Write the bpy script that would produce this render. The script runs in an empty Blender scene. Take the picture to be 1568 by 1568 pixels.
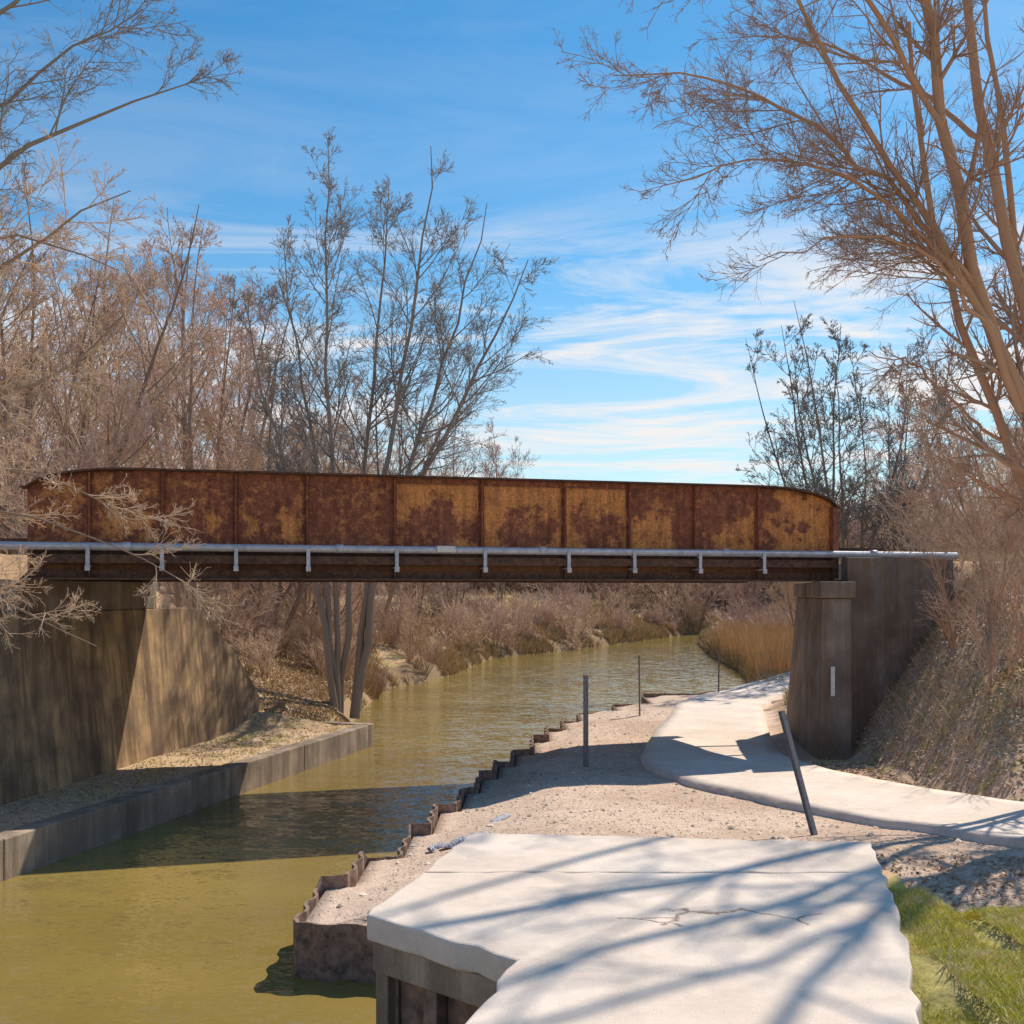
import bpy, math, numpy as np
from mathutils import Vector, Matrix
rng = np.random.default_rng(7)
scene = bpy.context.scene
col = scene.collection

# ---------------------------------------------------------------- helpers
def link(o, parent=None):
    col.objects.link(o)
    if parent is not None: o.parent = parent
    return o
def empty(name, loc=(0,0,0)):
    o = bpy.data.objects.new(name, None); o.empty_display_size=0.2; o.location = loc
    return link(o)
def mesh_np(name, V, F, mat=None, smooth=False, parent=None, mk=True):
    V=np.asarray(V,dtype=np.float32); F=np.asarray(F,dtype=np.int32)
    me=bpy.data.meshes.new(name)
    me.vertices.add(len(V)); me.vertices.foreach_set('co',V.ravel())
    k=F.shape[1]
    me.loops.add(F.size); me.loops.foreach_set('vertex_index',F.ravel())
    me.polygons.add(len(F))
    me.polygons.foreach_set('loop_start',np.arange(0,F.size,k,dtype=np.int32))
    me.polygons.foreach_set('loop_total',np.full(len(F),k,dtype=np.int32))
    if smooth: me.polygons.foreach_set('use_smooth',np.ones(len(F),dtype=bool))
    me.update(calc_edges=True); me.validate()
    if mat: me.materials.append(mat)
    if not mk: return me
    return link(bpy.data.objects.new(name,me),parent)
def mesh_py(name,V,F,mat=None,parent=None,bevel=0,smooth=False):
    me=bpy.data.meshes.new(name); me.from_pydata([tuple(v) for v in V],[],F); me.update()
    if mat: me.materials.append(mat)
    o=link(bpy.data.objects.new(name,me),parent)
    if bevel:
        b=o.modifiers.new('bevel','BEVEL'); b.width=bevel; b.segments=2; b.limit_method='ANGLE'
    return o
BF=[(0,3,2,1),(4,5,6,7),(0,1,5,4),(1,2,6,5),(2,3,7,6),(3,0,4,7)]
def boxes(name, L, mat, parent=None, bevel=0):
    V=[];F=[]
    for (x0,x1,y0,y1,z0,z1) in L:
        b=len(V)
        V+=[(x0,y0,z0),(x1,y0,z0),(x1,y1,z0),(x0,y1,z0),(x0,y0,z1),(x1,y0,z1),(x1,y1,z1),(x0,y1,z1)]
        F+=[tuple(i+b for i in f) for f in BF]
    return mesh_py(name,V,F,mat,parent,bevel)
def hexa(name, bot, top, mat, parent=None, bevel=0):
    return mesh_py(name, list(bot)+list(top), BF, mat, parent, bevel)
def prism(name, poly, z0, z1, mat, parent=None, bevel=0, jit=0, step=0.12):
    P=[]
    n=len(poly)
    for i in range(n):
        a=np.array(poly[i],float); b=np.array(poly[(i+1)%n],float)
        L=np.linalg.norm(b-a); m=max(1,int(L/step)) if jit else 1
        for j in range(m):
            p=a+(b-a)*j/m
            if jit and j>0: p=p+rng.normal(0,jit,2)
            P.append(p)
    n=len(P)
    V=[(p[0],p[1],z0) for p in P]+[(p[0],p[1],z1) for p in P]
    F=[tuple(range(n,2*n)),tuple(range(n-1,-1,-1))]+[(i,(i+1)%n,(i+1)%n+n,i+n) for i in range(n)]
    return mesh_py(name,V,F,mat,parent,bevel)
def sstep(t): 
    t=np.clip(t,0,1); return t*t*(3-2*t)
_h=np.random.default_rng(99).random((256,256))
def vnoise(x,y,s=1.0,o=0):
    x=np.asarray(x,float)*s+o*17.3; y=np.asarray(y,float)*s+o*9.1
    xi=np.floor(x).astype(int); yi=np.floor(y).astype(int); fx=x-xi; fy=y-yi
    fx=fx*fx*(3-2*fx); fy=fy*fy*(3-2*fy)
    a=_h[xi%256,yi%256]; b=_h[(xi+1)%256,yi%256]; c=_h[xi%256,(yi+1)%256]; d=_h[(xi+1)%256,(yi+1)%256]
    return (a*(1-fx)+b*fx)*(1-fy)+(c*(1-fx)+d*fx)*fy
def fnoise(x,y,s=1.0,o=0):
    return (vnoise(x,y,s,o)+.5*vnoise(x,y,s*2.1,o+1)+.25*vnoise(x,y,s*4.3,o+2))/1.75

# ---------------------------------------------------------------- materials
class NT:
    def __init__(s,m):
        s.t=m.node_tree; s.n=s.t.nodes; s.l=s.t.links
    def link(s,a,b): s.l.new(a,b)
    def noise(s,scale,det=4,rough=.55,vec=None,dist=0,out='Fac'):
        n=s.n.new('ShaderNodeTexNoise'); n.inputs['Scale'].default_value=scale; n.inputs['Detail'].default_value=det
        n.inputs['Roughness'].default_value=rough; n.inputs['Distortion'].default_value=dist
        if vec: s.l.new(vec,n.inputs['Vector'])
        return n.outputs[out]
    def ramp(s,fac,stops):
        r=s.n.new('ShaderNodeValToRGB'); e=r.color_ramp.elements
        while len(e)<len(stops): e.new(.5)
        for i,(p,c) in enumerate(stops):
            e[i].position=p; e[i].color=(c if isinstance(c,tuple) else (c,c,c))+(1,)
        s.l.new(fac,r.inputs[0]); return r.outputs[0]
    def mix(s,fac,a,b,mode='MIX'):
        m=s.n.new('ShaderNodeMix'); m.data_type='RGBA'; m.blend_type=mode
        for v,i in ((fac,0),(a,6),(b,7)):
            if isinstance(v,(int,float)): m.inputs[i].default_value=v
            elif isinstance(v,tuple): m.inputs[i].default_value=v+(1,)
            else: s.l.new(v,m.inputs[i])
        return m.outputs[2]
    def math(s,op,a,b=None,clamp=False):
        m=s.n.new('ShaderNodeMath'); m.operation=op; m.use_clamp=clamp
        for v,i in ((a,0),(b,1)):
            if v is None: continue
            if isinstance(v,(int,float)): m.inputs[i].default_value=v
            else: s.l.new(v,m.inputs[i])
        return m.outputs[0]
    def vmath(s,op,a,b=None):
        m=s.n.new('ShaderNodeVectorMath'); m.operation=op
        for v,i in ((a,0),(b,1)):
            if v is None: continue
            if isinstance(v,tuple): m.inputs[i].default_value=v
            else: s.l.new(v,m.inputs[i])
        return m.outputs[0]
    def coord(s,scale=(1,1,1),out='Object'):
        t=s.n.new('ShaderNodeTexCoord'); m=s.n.new('ShaderNodeMapping'); m.inputs['Scale'].default_value=scale
        s.l.new(t.outputs[out],m.inputs[0]); return m.outputs[0]
    def bump(s,h,strength,dist,b):
        n=s.n.new('ShaderNodeBump'); n.inputs['Strength'].default_value=strength; n.inputs['Distance'].default_value=dist
        s.l.new(h,n.inputs['Height']); s.l.new(n.outputs[0],b.inputs['Normal'])
def mat(name,rough=.85,spec=.3,metal=0):
    m=bpy.data.materials.new(name); m.use_nodes=True
    b=m.node_tree.nodes['Principled BSDF']; b.inputs['Roughness'].default_value=rough
    b.inputs['Specular IOR Level'].default_value=spec; b.inputs['Metallic'].default_value=metal
    return m,NT(m),b
def bark(name,c1,c2):
    m=bpy.data.materials.new(name); m.use_nodes=True; n=NT(m); n.n.remove(n.n['Principled BSDF'])
    d=n.n.new('ShaderNodeBsdfDiffuse'); oi=n.n.new('ShaderNodeObjectInfo')
    n.link(n.mix(oi.outputs['Random'],c1,c2),d.inputs['Color']); n.link(d.outputs[0],n.n['Material Output'].inputs[0]); return m
B_trunk=bark('bark_trunk',(.28,.20,.15),(.42,.31,.24))
B_trunk_o=bark('bark_trunk_orange',(.50,.30,.20),(.50,.30,.20))
B_trunk_g=bark('bark_trunk_grey',(.27,.22,.19),(.32,.26,.22))
T_tan=bark('twigs_tan',(.60,.43,.30),(.76,.56,.42))
T_pink=bark('twigs_rosy',(.53,.36,.29),(.72,.51,.42))
T_grey=bark('twigs_grey',(.27,.25,.24),(.33,.30,.29))
T_or=bark('twigs_russet',(.40,.27,.21),(.54,.37,.28))
M_w=(B_trunk,T_tan); M_p=(B_trunk,T_pink); M_d=(B_trunk_g,T_grey); M_o=(B_trunk,T_or); M_near=(B_trunk_o,T_or)

def conc(name,base,dark,streak=0.0,stain=(.1,.07,.04),bump=.3):
    m,n,b=mat(name,.9,.15)
    v=n.coord()
    a=n.noise(1.3,6,.6,v); f=n.noise(45,4,.7,v)
    c=n.mix(n.ramp(a,[(.35,0.),(.7,1.)]),dark,base)
    if streak:
        s=n.noise(2.2,5,.65,n.coord((1.8,1.8,.12)),.4)
        c=n.mix(n.math('MULTIPLY',n.ramp(s,[(.42,0.),(.6,1.)]),streak),c,stain)
        s2=n.noise(1.1,6,.7,n.coord((1,1,.8)),1.0)
        c=n.mix(n.math('MULTIPLY',n.ramp(s2,[(.5,0.),(.62,1.)]),streak*.7),c,dark)
    c=n.mix(.45,c,n.ramp(f,[(.3,.45),(.7,1.)]),'MULTIPLY')
    n.link(c,b.inputs['Base Color']); n.bump(f,bump,.02,b); return m
M_abut=conc('abutment_concrete',(.40,.34,.30),(.17,.14,.125),.65,(.22,.13,.07))
M_wing=conc('wing_concrete',(.72,.48,.25),(.24,.165,.115),.75,(.15,.10,.07))
M_river=conc('river_wall_concrete',(.60,.47,.36),(.30,.23,.18),.6,(.16,.12,.09))

def path_mat():
    m,n,b=mat('path_concrete',.85,.2)
    v=n.coord(); a=n.noise(.9,6,.6,v); f=n.noise(120,3,.7,v); g=n.noise(9,6,.65,v); p=n.noise(3,8,.75,v)
    c=n.mix(n.ramp(a,[(.35,0.),(.65,1.)]),(.80,.65,.54),(.92,.78,.67))
    c=n.mix(.35,c,n.ramp(g,[(.3,.72),(.6,1.)]),'MULTIPLY')
    c=n.mix(.35,c,n.ramp(p,[(.35,.65),(.55,1.)]),'MULTIPLY')
    c=n.mix(.35,c,n.ramp(f,[(.35,.6),(.6,1.)]),'MULTIPLY')
    vor=n.n.new('ShaderNodeTexVoronoi'); vor.feature='DISTANCE_TO_EDGE'; vor.inputs['Scale'].default_value=2.6
    dv=n.n.new('ShaderNodeMixRGB'); dv.inputs[0].default_value=.16
    nn=n.n.new('ShaderNodeTexNoise'); nn.inputs['Scale'].default_value=6; nn.inputs['Detail'].default_value=5
    n.link(v,nn.inputs['Vector']); n.link(v,dv.inputs[1]); n.link(nn.outputs['Color'],dv.inputs[2])
    n.link(dv.outputs[0],vor.inputs['Vector'])
    sub=n.vmath('SUBTRACT',v,(1.05,5.38,0)); sc=n.vmath('MULTIPLY',sub,(1.4,4.5,1))
    ln=n.n.new('ShaderNodeVectorMath'); ln.operation='LENGTH'; n.link(sc,ln.inputs[0])
    msk=n.math('LESS_THAN',ln.outputs['Value'],.75)
    ck=n.math('MULTIPLY',n.ramp(vor.outputs['Distance'],[(.0,1.),(.035,0.)]),msk)
    c=n.mix(n.math('MULTIPLY',ck,.8),c,(.14,.08,.06))
    n.link(c,b.inputs['Base Color']); n.bump(f,.3,.012,b); return m
M_path=path_mat()

def ground_mat():
    m,n,b=mat('ground_soil',.95,.05)
    at=n.n.new('ShaderNodeAttribute'); at.attribute_name='gcol'
    v=n.coord(); f=n.noise(28,4,.75,v); g=n.noise(5,4,.65,v)
    c=n.mix(.7,at.outputs['Color'],n.ramp(f,[(.34,(.52,.47,.44)),(.5,(1.05,1.02,1.0)),(.66,(1.4,1.36,1.3))]),'MULTIPLY')
    c=n.mix(.5,c,n.ramp(g,[(.3,.65),(.65,1.15)]),'MULTIPLY')
    n.link(c,b.inputs['Base Color'])
    n.bump(f,.4,.03,b); return m
M_ground=ground_mat()

def water_mat():
    m,n,b=mat('river_water',.04,.5)
    b.inputs['IOR'].default_value=1.50
    v=n.coord((.55,1.0,1)); v2=n.coord((.7,1.3,1))
    a=n.noise(.22,3,.5,v)
    n.link(n.ramp(a,[(.3,(.22,.155,.045)),(.7,(.33,.24,.065))]),b.inputs['Base Color'])
    w1=n.vmath('MULTIPLY',n.vmath('SUBTRACT',n.noise(3.0,2,.55,v,.5,'Color'),(.5,.5,.5)),(.20,.42,0))
    w2=n.vmath('MULTIPLY',n.vmath('SUBTRACT',n.noise(13,2,.7,v2,.3,'Color'),(.5,.5,.5)),(.42,.70,0))
    nn=n.vmath('NORMALIZE',n.vmath('ADD',n.vmath('ADD',w1,w2),(0,0,1)))
    n.link(nn,b.inputs['Normal']); return m
M_water=water_mat()

def rust_mat():
    m,n,b=mat('rusted_painted_steel',.75,.3)
    at=n.n.new('ShaderNodeAttribute'); at.attribute_name='paint'
    dk=n.n.new('ShaderNodeAttribute'); dk.attribute_name='low_shade_top_dark'
    v=n.coord((1,1,1)); f=n.noise(2.6,9,.75,v,.5); g=n.noise(9,8,.8,v); s=n.noise(3,4,.6,n.coord((4,4,.35)))
    f2=n.ramp(f,[(.32,0.),(.68,1.)]); g2=n.ramp(g,[(.35,0.),(.65,1.)])
    fac=n.math('ADD',n.math('MULTIPLY',at.outputs['Fac'],.40),n.math('ADD',n.math('MULTIPLY',f2,.36),n.math('MULTIPLY',g2,.40)))
    p=n.ramp(fac,[(.48,0.),(.60,.6),(.80,1.)])
    dark=n.mix(g2,(.14,.045,.030),(.42,.15,.08))
    org=n.mix(n.ramp(n.noise(22,6,.8,v),[(.38,0.),(.62,1.)]),(.52,.18,.05),(.90,.41,.14))
    c=n.mix(p,dark,org)
    c=n.mix(.5,c,n.ramp(s,[(.38,.40),(.6,1.)]),'MULTIPLY')
    c=n.mix(dk.outputs['Fac'],c,(.055,.03,.022))  # blends in the painted shade of the lower web and the dark top edge
    n.link(c,b.inputs['Base Color']); n.bump(g,.4,.01,b); return m
M_rust=rust_mat()
def steel(name,c1,c2,rough=.6,metal=0.,sc=8):
    m,n,b=mat(name,rough,.4,metal)
    f=n.noise(sc,6,.7,n.coord()); n.link(n.ramp(f,[(.35,c1),(.65,c2)]),b.inputs['Base Color']); n.bump(f,.3,.01,b); return m
M_dsteel=steel('dark_rusted_steel',(.05,.03,.025),(.17,.085,.055),.8)
M_pile=steel('sheet_pile_rust',(.11,.08,.065),(.38,.25,.19),.85)
M_galv=steel('galvanised_steel',(.38,.39,.45),(.60,.60,.66),.45,.2)
M_post=steel('post_steel',(.12,.12,.14),(.24,.23,.25),.5,.4,20)
M_black=steel('tie_timber',(.03,.02,.015),(.08,.05,.035),.95)
M_white=steel('white_paint',(.6,.58,.55),(.8,.78,.75),.6)
M_fabric=steel('geotextile',(.30,.30,.36),(.58,.57,.62),.9)

def attr_mat(name,rough=.85):
    m=bpy.data.materials.new(name); m.use_nodes=True; n=NT(m); n.n.remove(n.n['Principled BSDF'])
    d=n.n.new('ShaderNodeBsdfDiffuse'); at=n.n.new('ShaderNodeAttribute'); at.attribute_name='gcol'
    n.link(at.outputs['Color'],d.inputs['Color']); n.link(d.outputs[0],n.n['Material Output'].inputs[0]); return m
M_leaf=attr_mat('leaf_litter_mat'); M_grass=attr_mat('grass_mat'); M_stone=attr_mat('stone_mat')
def setcol(me,C):
    a=me.attributes.new('gcol','FLOAT_COLOR','POINT')
    C=np.concatenate([C,np.ones((len(C),1))],1).astype(np.float32); a.data.foreach_set('color',C.ravel())

# ---------------------------------------------------------------- terrain
WZ=-2.6
YL=[-30,15.9,22.1,29.4,30.0,38,47,54,68.5,76,88,105,118,125,127]
XL=[-19.3,-7.4,-5.8,-3.9,-4.4,-4.9,-5.1,-2.7,-1,3.4,9.2,17,30,60,64]
YR=[-30,0,4.06,4.76,5.5,7.3,8.5,11.8]; XR=[-9.6,-1.2,-.03,.17,-.5,-.1,-.3,-1.0]
nod=[(11.95,-2.3),(13.5,-1.95),(14.9,-1.5),(16.4,-1.2),(18.1,-.85),(19.7,-.6),(21.2,-.3),(22.7,.05),(24.3,.5),(26.4,.9),(28.4,1.4),(30.3,1.95),(32.4,3.2),(34.6,4.45),(37.5,6.4)]
sp_line=[]
for i,(y,x) in enumerate(nod):
    if i>0: sp_line.append((y-.07,nod[i-1][1]+.02))
    sp_line.append((y,x))
sp_line.append((40.3,8.5))
for y,x in sp_line: YR.append(y); XR.append(x)
YR+=[47,56,70,88,100,108,118,125,127]; XR+=[10,11.4,12.4,14.5,17.6,22,38,62,65]
fL=lambda y: np.interp(y,YL,XL); fR=lambda y: np.interp(y,YR,XR)
PY=[4,10,12.6,15.6,22,27,33,40,50,70]; PX=[22,13,9.8,7.3,5.5,6.5,7.6,10.5,15,20]
BP=np.array([-8.95,19.2]); BD=np.array([.9645,.2644])
def H(x,y):
    x=np.asarray(x,float); y=np.asarray(y,float)
    xl=fL(y); xr=fR(y); left=x<(xl+xr)/2
    t=-(-(x-BP[0])*BD[1]+(y-BP[1])*BD[0])
    crest=2.28-.55*np.maximum(0,t-.5)-.55*np.maximum(0,-4.8-t)
    wx=-8.6+.16*(y-18.6)
    HL=np.interp(y,[24.5,26.5,28.5,30.5],[1.05,1.0,-.2,-2.0])
    hb=sstep((wx-.4-x)/.4)
    hl=-2.03+(HL+2.03)*hb
    far=sstep((y-27)/5)
    nat=-2.0+np.minimum(3.2,.33*np.maximum(0,xl-x-.8))
    hl=np.where(y>27,np.maximum(hl,-2.03+(nat+2.03)*far),hl)
    hl=np.where(x<wx-.7,np.maximum(hl,crest),hl)
    h0=np.interp(y,[4,5.7,8.6,10,11.5,12.7,16,20,25,40,60,120],[-.05,-.06,-1.4,-1.55,-1.5,-1.38,-1.66,-1.82,-1.9,-1.98,-1.9,-1.2])
    h0=np.where((x<2.4)&(y>5)&(y<9.5), np.interp(y,[7.25,9.2],[-.14,-1.45]),h0)
    h0=np.where(y<5,np.where(x<1.9,-.15,-.05),h0)
    dr=x-xr
    h0=np.where(y>11.85,np.minimum(h0,-2.04+.22*np.maximum(dr-.3,0)),h0)
    h0=np.where((y>8.3)&(y<=11.85),np.minimum(h0,-2.04+.5*np.maximum(0,x+.2)),h0)
    px=np.interp(y,PY,PX)
    hx=1.15*(x-7.0)-1.95
    hxb=6*(x-7.4)-1.9
    hfar=.5*(x-px-.6)-1.95
    side=np.where(t>-.3,hx,np.where(t>-5,hxb,hfar))
    emb=np.minimum(np.where(y<28,crest,-9),side)
    emb=np.where(y<22.5,np.minimum(emb,.9*(x-px)-1.7),emb)
    hr=np.maximum(h0,emb)
    hr=np.where(y>26,np.maximum(hr,np.minimum(1.0,hfar*.6-.6)),hr)
    h=np.where(left,hl,hr)
    r=np.hypot(x,y); n=(fnoise(x,y,.8)-.5)*.16
    onp=(~left)&(y<8)&(x<3)
    edge=(y<42)&(np.where(left,xl-x,x-xr)<.5)
    h=h+np.where(onp|edge,0,n*np.where(r<40,.6,1.2))
    h=h+np.where(y>120,6.5*sstep((y-124)/45)*(.75+.5*fnoise(x,y,.012,3)),0)
    return h
def bankz(x,y):
    h=H(x,y); xl=fL(y); xr=fR(y)
    s=np.where(x<(xl+xr)/2,xl-x,x-xr); left=x<(xl+xr)/2
    nat=np.where(left,y>29.6,y>41)
    f=np.where(nat&(y<127),sstep((s+.1)/1.1),1)
    return -2.95+(h+2.95)*f
offs=np.concatenate([[0.02],np.arange(.2,9,.2),np.arange(9,22,.7),np.arange(22,90,5),[110,150,220,350,600,1000,1800]])
ys=np.concatenate([np.arange(-30,0,1.5),np.arange(0,46,.25),np.arange(46,130,1.0),np.arange(132,180,5),np.geomspace(185,2200,18)])
ys=np.unique(np.concatenate([ys,[4.76,5.5,7.3,8.5,11.8,11.95,29.4,30.0],[p[0] for p in sp_line]]))
rows=[]
for y in ys:
    xl=float(fL(y)); xr=float(fR(y))
    X=np.concatenate([xl-offs[::-1],[xl],np.linspace(xl,xr,5)[1:-1],[xr],xr+offs])
    Y=np.full_like(X,y)
    Z=bankz(X,Y); m=len(offs)
    if y<127: Z[m:m+5]=-3.6
    rows.append(np.stack([X,Y,Z],1))
G=np.array(rows); nr,nc=G.shape[:2]
idx=np.arange(nr*nc).reshape(nr,nc)
F=np.stack([idx[:-1,:-1].ravel(),idx[:-1,1:].ravel(),idx[1:,1:].ravel(),idx[1:,:-1].ravel()],1)
V=G.reshape(-1,3)
ground=mesh_np('ground',V,F,M_ground,True)
def gcolor(x,y):
    n=fnoise(x,y,.7,5); n2=fnoise(x,y,2.5,8)
    C=np.zeros((len(x),3)); C[:]=(.46,.32,.21)
    C+= (n-.5)[:,None]*np.array([.14,.12,.08])
    xl=fL(y); xr=fR(y); left=x<(xl+xr)/2
    px=np.interp(y,PY,PX)
    def put(m,c,w=1):
        w=(m*w)[:,None]; C[:]=C*(1-w)+np.array(c)*w
    r=~left
    put(r&(y>8)&(y<42)&(x<px+.2),(.66,.51,.41))
    put(r&(y>8)&(y<42)&(x<px+.2),(.48,.34,.25),sstep((n-.42)/.25)*.6)
    put(r&(x>px+.1)&(y<28)&(y>8),(.58,.42,.30))
    g=sstep((n2-.5)/.15)*sstep((n-.4)/.2)
    put(r&(x>px+.1)&(x<px+3)&(y<22)&(y>10),(.38,.36,.10),g*.7)
    put(r&(y<6.6)&(x>1.2),(.42,.38,.12))
    put(r&(y<6.6)&(x>1.2),(.55,.43,.26),sstep((n2-.5)/.2)*.8)
    put(left&(y<31)&(x>-8.8+.16*(y-18.6)),(.58,.43,.29))
    put(left&(y<31)&(y>20)&(x>-8.8+.16*(y-18.6)),(.45,.42,.10),g*.6)
    put(left&(y>28),(.50,.36,.22))
    put(left&(y>28)&(y<60),(.42,.36,.12),g*.5)
    put(r&(y>42),(.44,.31,.18))
    put((y>60),(.38,.27,.16),.8)
    sh=np.where(left,xl-x,x-xr)
    put((y>42)&(sh<1.4)&(sh>-1),(.26,.18,.11),.8)
    put(left&(y>31)&(y<=42)&(sh<1.0),(.32,.22,.13),.8)
    put((y>112),(.30,.22,.17),.9)
    return np.clip(C,.02,1)
setcol(ground.data,gcolor(V[:,0],V[:,1]))
water=mesh_np('river_water',[(-120,-60,WZ),(160,-60,WZ),(160,135,WZ),(-120,135,WZ)],[[0,1,2,3]],M_water)

# ---------------------------------------------------------------- paths
def strip(name,Lp,Rp,dz,mat_,nx=10,sub=10):
    Lp=np.array(Lp,float);Rp=np.array(Rp,float)
    ts=np.linspace(0,len(Lp)-1,(len(Lp)-1)*sub+1); i=np.arange(len(Lp))
    def sm(P):
        q=np.stack([np.interp(ts,i,P[:,0]),np.interp(ts,i,P[:,1])],1)
        k=3; qq=np.pad(q,((k,k),(0,0)),'edge'); ker=np.ones(2*k+1)/(2*k+1)
        o=np.stack([np.convolve(qq[:,j],ker,'valid') for j in (0,1)],1); o[0]=q[0]; o[-1]=q[-1]; return o
    a=sm(Lp); b=sm(Rp)
    a=a+rng.normal(0,.02,a.shape); 
    w=np.linspace(0,1,nx)[None,:,None]
    P=a[:,None]*(1-w)+b[:,None]*w
    Z=H(P[...,0],P[...,1])
    Z=Z.max(1,keepdims=True)*.5+Z*.5+dz
    T=np.concatenate([P,Z[...,None]],2)
    lo=T[:,[0,-1]].copy(); lo[...,2]-=.4
    T=np.concatenate([lo[:,:1],T,lo[:,1:]],1)
    m,n=T.shape[:2]; id_=np.arange(m*n).reshape(m,n)
    F=np.stack([id_[:-1,:-1].ravel(),id_[:-1,1:].ravel(),id_[1:,1:].ravel(),id_[1:,:-1].ravel()],1)
    return mesh_np(name,T.reshape(-1,3),F,mat_)
strip('footpath',[(14,4.5),(8.5,9.3),(5.9,12.6),(4.35,15.9),(3.2,18.6),(2.45,21.4),(3.2,25.5),(4.4,30.5),(5.3,34.6),(7.0,37.8),(11,43)],
      [(15,9.2),(9.9,12.5),(7.3,15.5),(6.4,18.3),(5.9,20.3),(5.45,22.2),(6.0,25.5),(6.8,29.5),(7.6,33.4),(9.6,37.5),(13,41)],.10,M_path)
slab=empty('concrete_walkway')
prism('slab_far',[(-.28,7.27),(-.50,6.26),(2.11,6.26),(2.29,6.99)],-.13,0,M_path,slab,.012,.012)
prism('slab_near',[(-.51,6.245),(-.72,5.43),(.02,4.76),(-.18,4.06),(-1.34,0),(-2.5,-4),(-.8,-4),(.36,0),(1.51,4.06),(1.92,5.43),(2.10,6.245)],-.13,0,M_path,slab,.014,.014)
rw=empty('retaining_wall')
def wall_seg(name,a,b,th,z0,z1,mat_,parent,bevel=.01):
    a=np.array(a,float);b=np.array(b,float);d=(b-a)/np.linalg.norm(b-a);n=np.array([d[1],-d[0]])*th
    q=[a,b,b+n,a+n]
    return hexa(name,[(p[0],p[1],z0) for p in q],[(p[0],p[1],z1) for p in q],mat_,parent,bevel)
seq=[(-.23,7.25),(-.69,5.43),(.04,4.78),(-.15,4.06),(-1.3,0),(-2.5,-4)]
for i in range(len(seq)-1):
    a,b=np.array(seq[i]),np.array(seq[i+1]); d=(b-a)/np.linalg.norm(b-a); L=np.linalg.norm(b-a)
    n=np.array([-d[1],d[0]])
    def pt(s,o): return a+d*s+n*o
    def blk(nm,s0,s1,o0,o1,z0,z1,mt):
        q=[pt(s0,o0),pt(s1,o0),pt(s1,o1),pt(s0,o1)]
        hexa(nm,[(p[0],p[1],z0) for p in q],[(p[0],p[1],z1) for p in q],mt,rw,.006)
    blk('beam_%d'%i,.0,L,.0,.16,-.28,-.133,M_river)
    blk('panel_%d'%i,.02,L-.02,.10,.13,-3.4,-.282,M_pile)
    s=.0
    while s<L-.05:
        blk('pile_%d'%i,s,s+.09,.02,.098,-3.4,-.283,M_river if s==0 else M_pile); s+=.34

sp_pts=[(-.6,11.7),(-2.35,11.9)]+[(x-.05,y-.03) for y,x in sp_line[1:]]
def sheet(name,pts,mat_,ztop):
    P=[]; acc=0
    for i in range(len(pts)-1):
        a=np.array(pts[i],float);b=np.array(pts[i+1],float);L=np.linalg.norm(b-a);d=(b-a)/L;n=np.array([-d[1],d[0]])
        m=max(2,int(L/.13))
        for j in range(m):
            P.append((a+d*L*j/m+n*(.05 if ((acc//2)%2) else -.01),acc,i)); acc+=1
    V=[];F=[]; zs={}
    for k,(p,ac,i) in enumerate(P):
        zc=zs.setdefault(i//2,ztop+rng.uniform(-.04,.12))
        for (o,z) in ((0,-3.6),(0,zc),(.035,zc),(.035,-3.6)):
            V.append((p[0]+o,p[1]+o*.5,z))
    for k in range(len(P)-1):
        for j in range(3): F.append((k*4+j,k*4+j+1,k*4+4+j+1,k*4+4+j))
    return mesh_py(name,V,F,mat_)
sheet('sheet_pile_wall',sp_pts,M_pile,-1.97)

lw=empty('river_wall')
segs=[(-19.3,-30),(-11.5,0),(-9.45,8),(-7.42,15.9),(-6.55,19.2),(-5.82,22.1),(-4.9,25.6),(-3.9,29.4)]
for i in range(len(segs)-1):
    p=np.array(segs[i],float);q=np.array(segs[i+1],float);d=(q-p)/np.linalg.norm(q-p)
    dz=rng.uniform(-.015,.015)
    wall_seg('wall_%d'%i,p+np.array([.06,0])+d*.006,q+np.array([.06,0])-d*.006,-.38,-3.5,-1.985+dz,M_river,lw,.02)
wall_seg('wall_end',(-3.86,29.45),(-6.3,30.4),.35,-3.5,-1.99,M_river,lw,.02)

# ---------------------------------------------------------------- left abutment
la=empty('bridge_abutment')
wx=lambda y:-8.6+.16*(y-18.6)
Y=[8,12,16,18.3,22,24.8,26.5,27.5,28.5,29.5,30.4]
ZT=[1.15,1.15,1.15,1.2,1.2,1.2,1.2,.65,.05,-.85,-1.85]
V=[];F=[]
for y,z in zip(Y,ZT):
    b=.09*(z+2.1)
    V+=[(wx(y),y,-2.3),(wx(y)-b,y,z),(wx(y)-1.1,y,z),(wx(y)-1.1,y,-2.3)]
for k in range(len(Y)-1):
    m_=k*4
    for j in range(4): F.append((m_+j,m_+(j+1)%4,m_+4+(j+1)%4,m_+4+j))
F+=[(0,3,2,1),(len(V)-4,len(V)-3,len(V)-2,len(V)-1)]
F=[tuple(reversed(f)) for f in F]
mesh_py('wall_face',V,F,M_wing,la,.02)
hexa('bearing_seat',[(wx(18.6)-.32,18.6,1.202),(wx(24.6)-.32,24.6,1.202),(wx(24.6)-1.6,24.6,1.202),(wx(18.6)-1.6,18.6,1.202)],
     [(wx(18.6)-.32,18.6,1.80),(wx(24.6)-.32,24.6,1.80),(wx(24.6)-1.6,24.6,1.80),(wx(18.6)-1.6,18.6,1.80)],M_abut,la,.02)
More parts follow.
